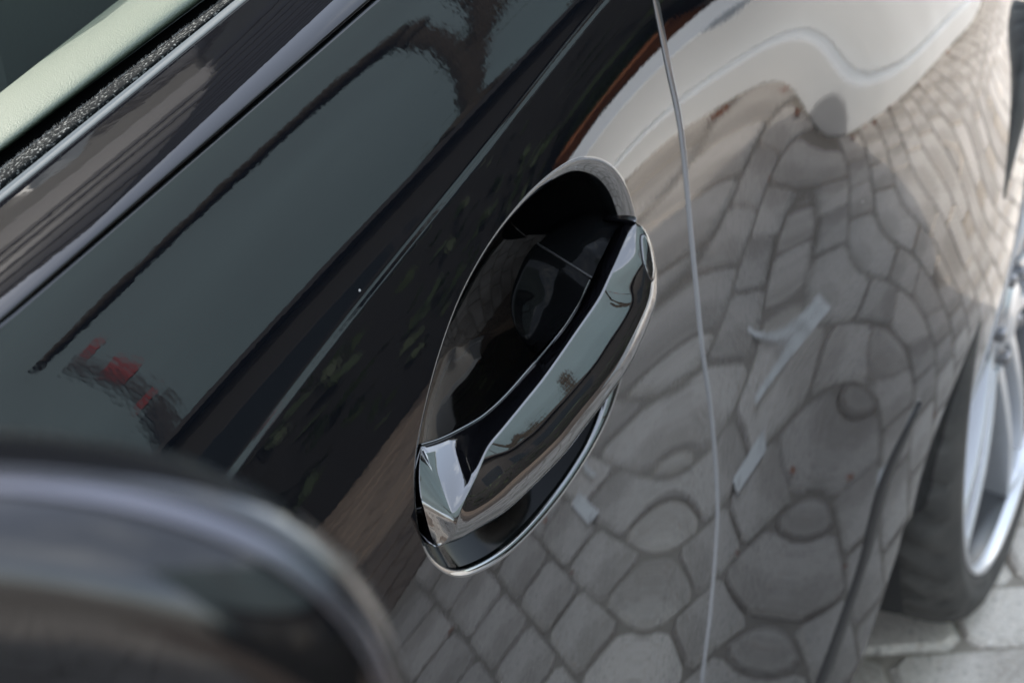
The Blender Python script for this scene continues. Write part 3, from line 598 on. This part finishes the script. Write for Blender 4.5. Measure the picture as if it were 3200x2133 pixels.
ch = [interp_defs((0, 464), (567, 0), (0, 438), (540, 0), w, ys+.061+.004*w) for w in np.linspace(0, 1, 4)]
ch = [((0, 467), ys+.065, (570, 0), ys+.065)]+ch
cp(strip('trim_edge', ch, M['satin'], car))
fz = [interp_defs((0, 440), (542, 0), (0, 390), (512, 0), w, ys+.065+.012*w-.004*math.sin(math.pi*w)) for w in np.linspace(0, 1, 12)]
seal = cp(strip('window_seal', fz, M['velvet'], car, 40))
fm = []; fV = []; fF = []
A = [(at_y(np.array(d[0]), d[1]), at_y(np.array(d[2]), d[3])) for d in fz]
for k in range(15000):
    w = min(max(rng.normal(.55, .3), 0), .999)*11; i = int(w); f = w-i; s = rng.uniform(-.25, 1.35)
    p = (A[i][0]*(1-f)+A[i+1][0]*f)*(1-s)+(A[i][1]*(1-f)+A[i+1][1]*f)*s
    d = np.array([rng.normal(0, .5), -.35+rng.normal(0, .5), .9]); d /= np.linalg.norm(d); sd_ = np.cross(d, [1, .2, .1]); sd_ *= .00016/np.linalg.norm(sd_); l = rng.uniform(.0008, .0019); n = len(fV)
    fV += [p-sd_, p+sd_, p+d*l]; fF.append((n, n+1, n+2))
fib = link('seal_fibres', mesh_from('seal_fibres', fV, fF), M['fibre'], seal, False); fib['kind'] = 'stuff'
cp(strip('glass_slot', [((0, 389), ys+.079, (513, 0), ys+.079), ((0, 392), ys+.105, (514, 0), ys+.105), ((0, 350), ys+.101, (470, 0), ys+.101)], M['void'], car))
le = [((0, 352), ys+.100, (466, 0), ys+.100)]
for w in np.linspace(0, 1, 18): le.append(interp_defs((0, 347), (461, 0), (0, 228), (292, 0), w, ys+.096+.075*w**1.2-.014*math.sin(math.pi*w)))
y1 = le[-1][1]
for k in range(1, 8): a = k/7; le.append(((0-12*a, 228-5*a), y1+.02*a, (292-12*a, -5*a), y1+.02*a))
cp(strip('door_lining', le, M['leather'], car, 30))
# inside of the car
cp(box('lower_lining', (-.1, .25, .55), (1.5, .06, .58), M['dark_trim'], car))
seat = box('seat', (.13, .585, .665), (.30, .54, .67), M['dark_trim'], car, 0, .05); cp(seat)
cp(box('seat_cushion', (-.08, .62, .38), (.55, .50, .16), M['dark_trim'], car, 0, .05))
cp(box('floor_pan', (-.2, .92, .17), (3.6, 1.6, .05), M['rubber'], car))
cp(box('far_side', (-.2, 1.74, .55), (3.6, .06, .74), M['paint'], car, 0, .02))
cp(box('rear_deck', (1.1, .95, .55), (1.0, 1.5, .70), M['paint'], car, 0, .04))
cp(box('bonnet', (-1.6, .95, .52), (1.6, 1.5, .70), M['paint'], car, 0, .08))
cp(box('front_wing', (-1.6, .13, .50), (1.72, .24, .66), M['paint'], car, 0, .06))

# ------------------------------------------------------------------ rear wheel
wheel = bpy.data.objects.new('rear_wheel', None); COL.objects.link(wheel); wheel.parent = car; wheel.matrix_parent_inverse = car_inv
wheel.location = (WC[0], WY, WC[1])
def lathe(name, prof, m, par, n=160, mod=None):
    rings = []
    for k in range(n):
        a = 2*math.pi*k/n; rings.append(np.array([[(r if mod is None else mod(r, y, k, n))*math.cos(a), y, (r if mod is None else mod(r, y, k, n))*math.sin(a)] for r, y in prof]))
    rings.append(rings[0]); N = len(prof); V = np.vstack(rings[:-1]); Fc = []
    for i in range(n):
        for j in range(N-1):
            a, b = i*N+j, ((i+1) % n)*N+j; Fc.append((a, a+1, b+1, b))
    return link(name, mesh_from(name, V, Fc), m, par, True)
def tread(r, y, k, n):
    if r > .334 and .006 < y < .236:
        if y < .075 and (k+int(y*120)) % 8 < 2: return r-.008
        if y >= .075 and (k+3) % 8 < 2: return r-.007
    return r
prof = [(.274, .012), (.279, .000), (.284, -.007), (.294, -.0115), (.297, -.0105), (.300, -.013), (.312, -.013), (.315, -.0115), (.323, -.009), (.331, -.003), (.3375, .007), (.341, .018), (.3425, .03), (.343, .045), (.343, .054), (.336, .056), (.336, .064), (.343, .066), (.3435, .085), (.3435, .098), (.336, .1), (.336, .11), (.3435, .112), (.3435, .15), (.336, .152), (.336, .162), (.343, .164), (.342, .21), (.338, .225), (.325, .24), (.26, .245)]
lathe('tyre', prof, M['tyre'], wheel, 360, tread)
RS = 1.085
rim = lathe('rim', [(.258*RS, .004), (.262*RS, -.004), (.2615*RS, -.009), (.259*RS, -.010), (.2565*RS, -.008), (.2555*RS, -.003), (.2545*RS, .003)], M['alloy'], wheel)
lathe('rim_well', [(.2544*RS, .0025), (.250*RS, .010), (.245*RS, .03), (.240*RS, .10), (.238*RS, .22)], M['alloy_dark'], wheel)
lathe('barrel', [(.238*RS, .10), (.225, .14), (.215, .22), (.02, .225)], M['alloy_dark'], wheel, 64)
lathe('brake_disc', [(.03, .105), (.185, .105), (.187, .108), (.187, .13)], M['disc'], wheel, 96)
lathe('hub', [(.001, .004), (.03, .004), (.034, .007), (.036, .014), (.060, .016), (.072, .022), (.076, .05), (.06, .09)], M['alloy'], wheel, 64)
def arm(r0, a0_, r1, a1_, w0, w1, y0_, y1_, dep):
    p0 = np.array([r0*math.cos(a0_), y0_, r0*math.sin(a0_)]); p1 = np.array([r1*math.cos(a1_), y1_, r1*math.sin(a1_)])
    t = (p1-p0)/np.linalg.norm(p1-p0); s_ = np.cross(t, [0, 1, 0]); s_ /= np.linalg.norm(s_); rings = []
    for w in np.linspace(0, 1, 7):
        p = p0+(p1-p0)*w+np.array([0, -.006*math.sin(math.pi*w), 0]); h = w0+(w1-w0)*w
        rings.append(np.array([p+s_*h*c+np.array([0, d, 0]) for c, d in ((-1.25, dep), (-1.05, .006), (-1, .0012), (-.88, 0), (.88, 0), (1, .0012), (1.05, .006), (1.25, dep))]))
    return rings
PH = math.radians(147)
for k in range(5):
    c_ = PH+k*2*math.pi/5
    for sg in (-1, 1):
        sp_ = loft('spoke', arm(.066, c_+sg*.42, .253*RS, c_+sg*.125, .0085, .0065, .012, .001, .036), M['alloy'], wheel, False, True)
        sp_.modifiers.new('e', 'EDGE_SPLIT').split_angle = math.radians(28)
    br = loft('spoke_bridge', arm(.249*RS, c_-.13, .249*RS, c_+.13, .0065, .0065, .001, .001, .028), M['alloy'], wheel, False, True); br.modifiers.new('e', 'EDGE_SPLIT')
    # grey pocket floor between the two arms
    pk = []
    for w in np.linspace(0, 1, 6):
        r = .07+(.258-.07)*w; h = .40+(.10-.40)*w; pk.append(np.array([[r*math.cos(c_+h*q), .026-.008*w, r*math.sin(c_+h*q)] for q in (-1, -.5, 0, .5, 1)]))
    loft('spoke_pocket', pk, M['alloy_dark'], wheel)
for k in range(5):
    a = PH+math.pi/5+k*2*math.pi/5
    bo = box('wheel_bolt', (.05*math.cos(a), .012, .05*math.sin(a)), (.014, .02, .014), M['disc'], wheel, 0, .003)
cp(loft('arch_liner', [np.array([[1.017+.375*math.cos(a), y, .343+.375*math.sin(a)] for a in np.linspace(-.5, math.pi+.5, 40)]) for y in (-.03, .30)]+[np.array([[1.017+.05*math.cos(a), .30, .343+.05*math.sin(a)] for a in np.linspace(-.5, math.pi+.5, 40)])], M['rubber'], car))

# ------------------------------------------------------------------ door mirror
mir = bpy.data.objects.new('door_mirror', None); COL.objects.link(mir); mir.parent = car; mir.matrix_parent_inverse = car_inv
MC = np.array([-.443, -.109, .929]); MB, MR, MY = .053, -.099, -.42; mir.location = MC
mu = np.array([math.sin(MY), math.cos(MY), 0]); mn = np.array([-math.cos(MY), math.sin(MY), 0]); mz = np.array([0, 0, 1.0])
def mring(sc, f, n=120, ex=2.7, lean=0):
    t = np.linspace(0, 2*math.pi, n, endpoint=False); e = 2/ex
    u = .105*np.sign(np.cos(t))*np.abs(np.cos(t))**e*sc; w = MB*np.sign(np.sin(t))*np.abs(np.sin(t))**e*sc
    y = u*math.cos(MR)-w*math.sin(MR); z = u*math.sin(MR)+w*math.cos(MR)
    return y[:, None]*mu+z[:, None]*mz+(f+lean*(1-sc/.972)*z)[:, None]*mn if lean else y[:, None]*mu+z[:, None]*mz+f*mn
loft('housing', [mring(s_, f) for s_, f in ((.86, -.022), (.93, -.016), (.97, -.010), (.985, -.005), (.992, -.001), (.985, .001), (.97, .0012))], M['trim'], mir, True)
loft('bezel', [mring(s_, f) for s_, f in ((.985, 0), (.984, .002), (.979, .0038), (.973, .0042), (.967, .0036), (.963, .002), (.962, 0))], M['mirror_rim'], mir, True)
loft('mirror_cap', [mring(.972*s_, .002+.011*(1-s_**16)**.6, ex=2.7-.5*(1-s_), lean=.15) for s_ in (1, .997, .99, .98, .965, .945, .92, .88, .8, .72, .62, .5, .38, .25, .12, .01)], M['trim'], mir, True)
loft('mirror_glass', [mring(s_, -.019) for s_ in (.88, .5, .01)], M['mirror'], mir, True)
loft('stalk', tube_rings([(.03, .10, -.055), (.04, .14, -.065), (.05, .20, -.075)], .018, 12), M['rubber'], mir, True)
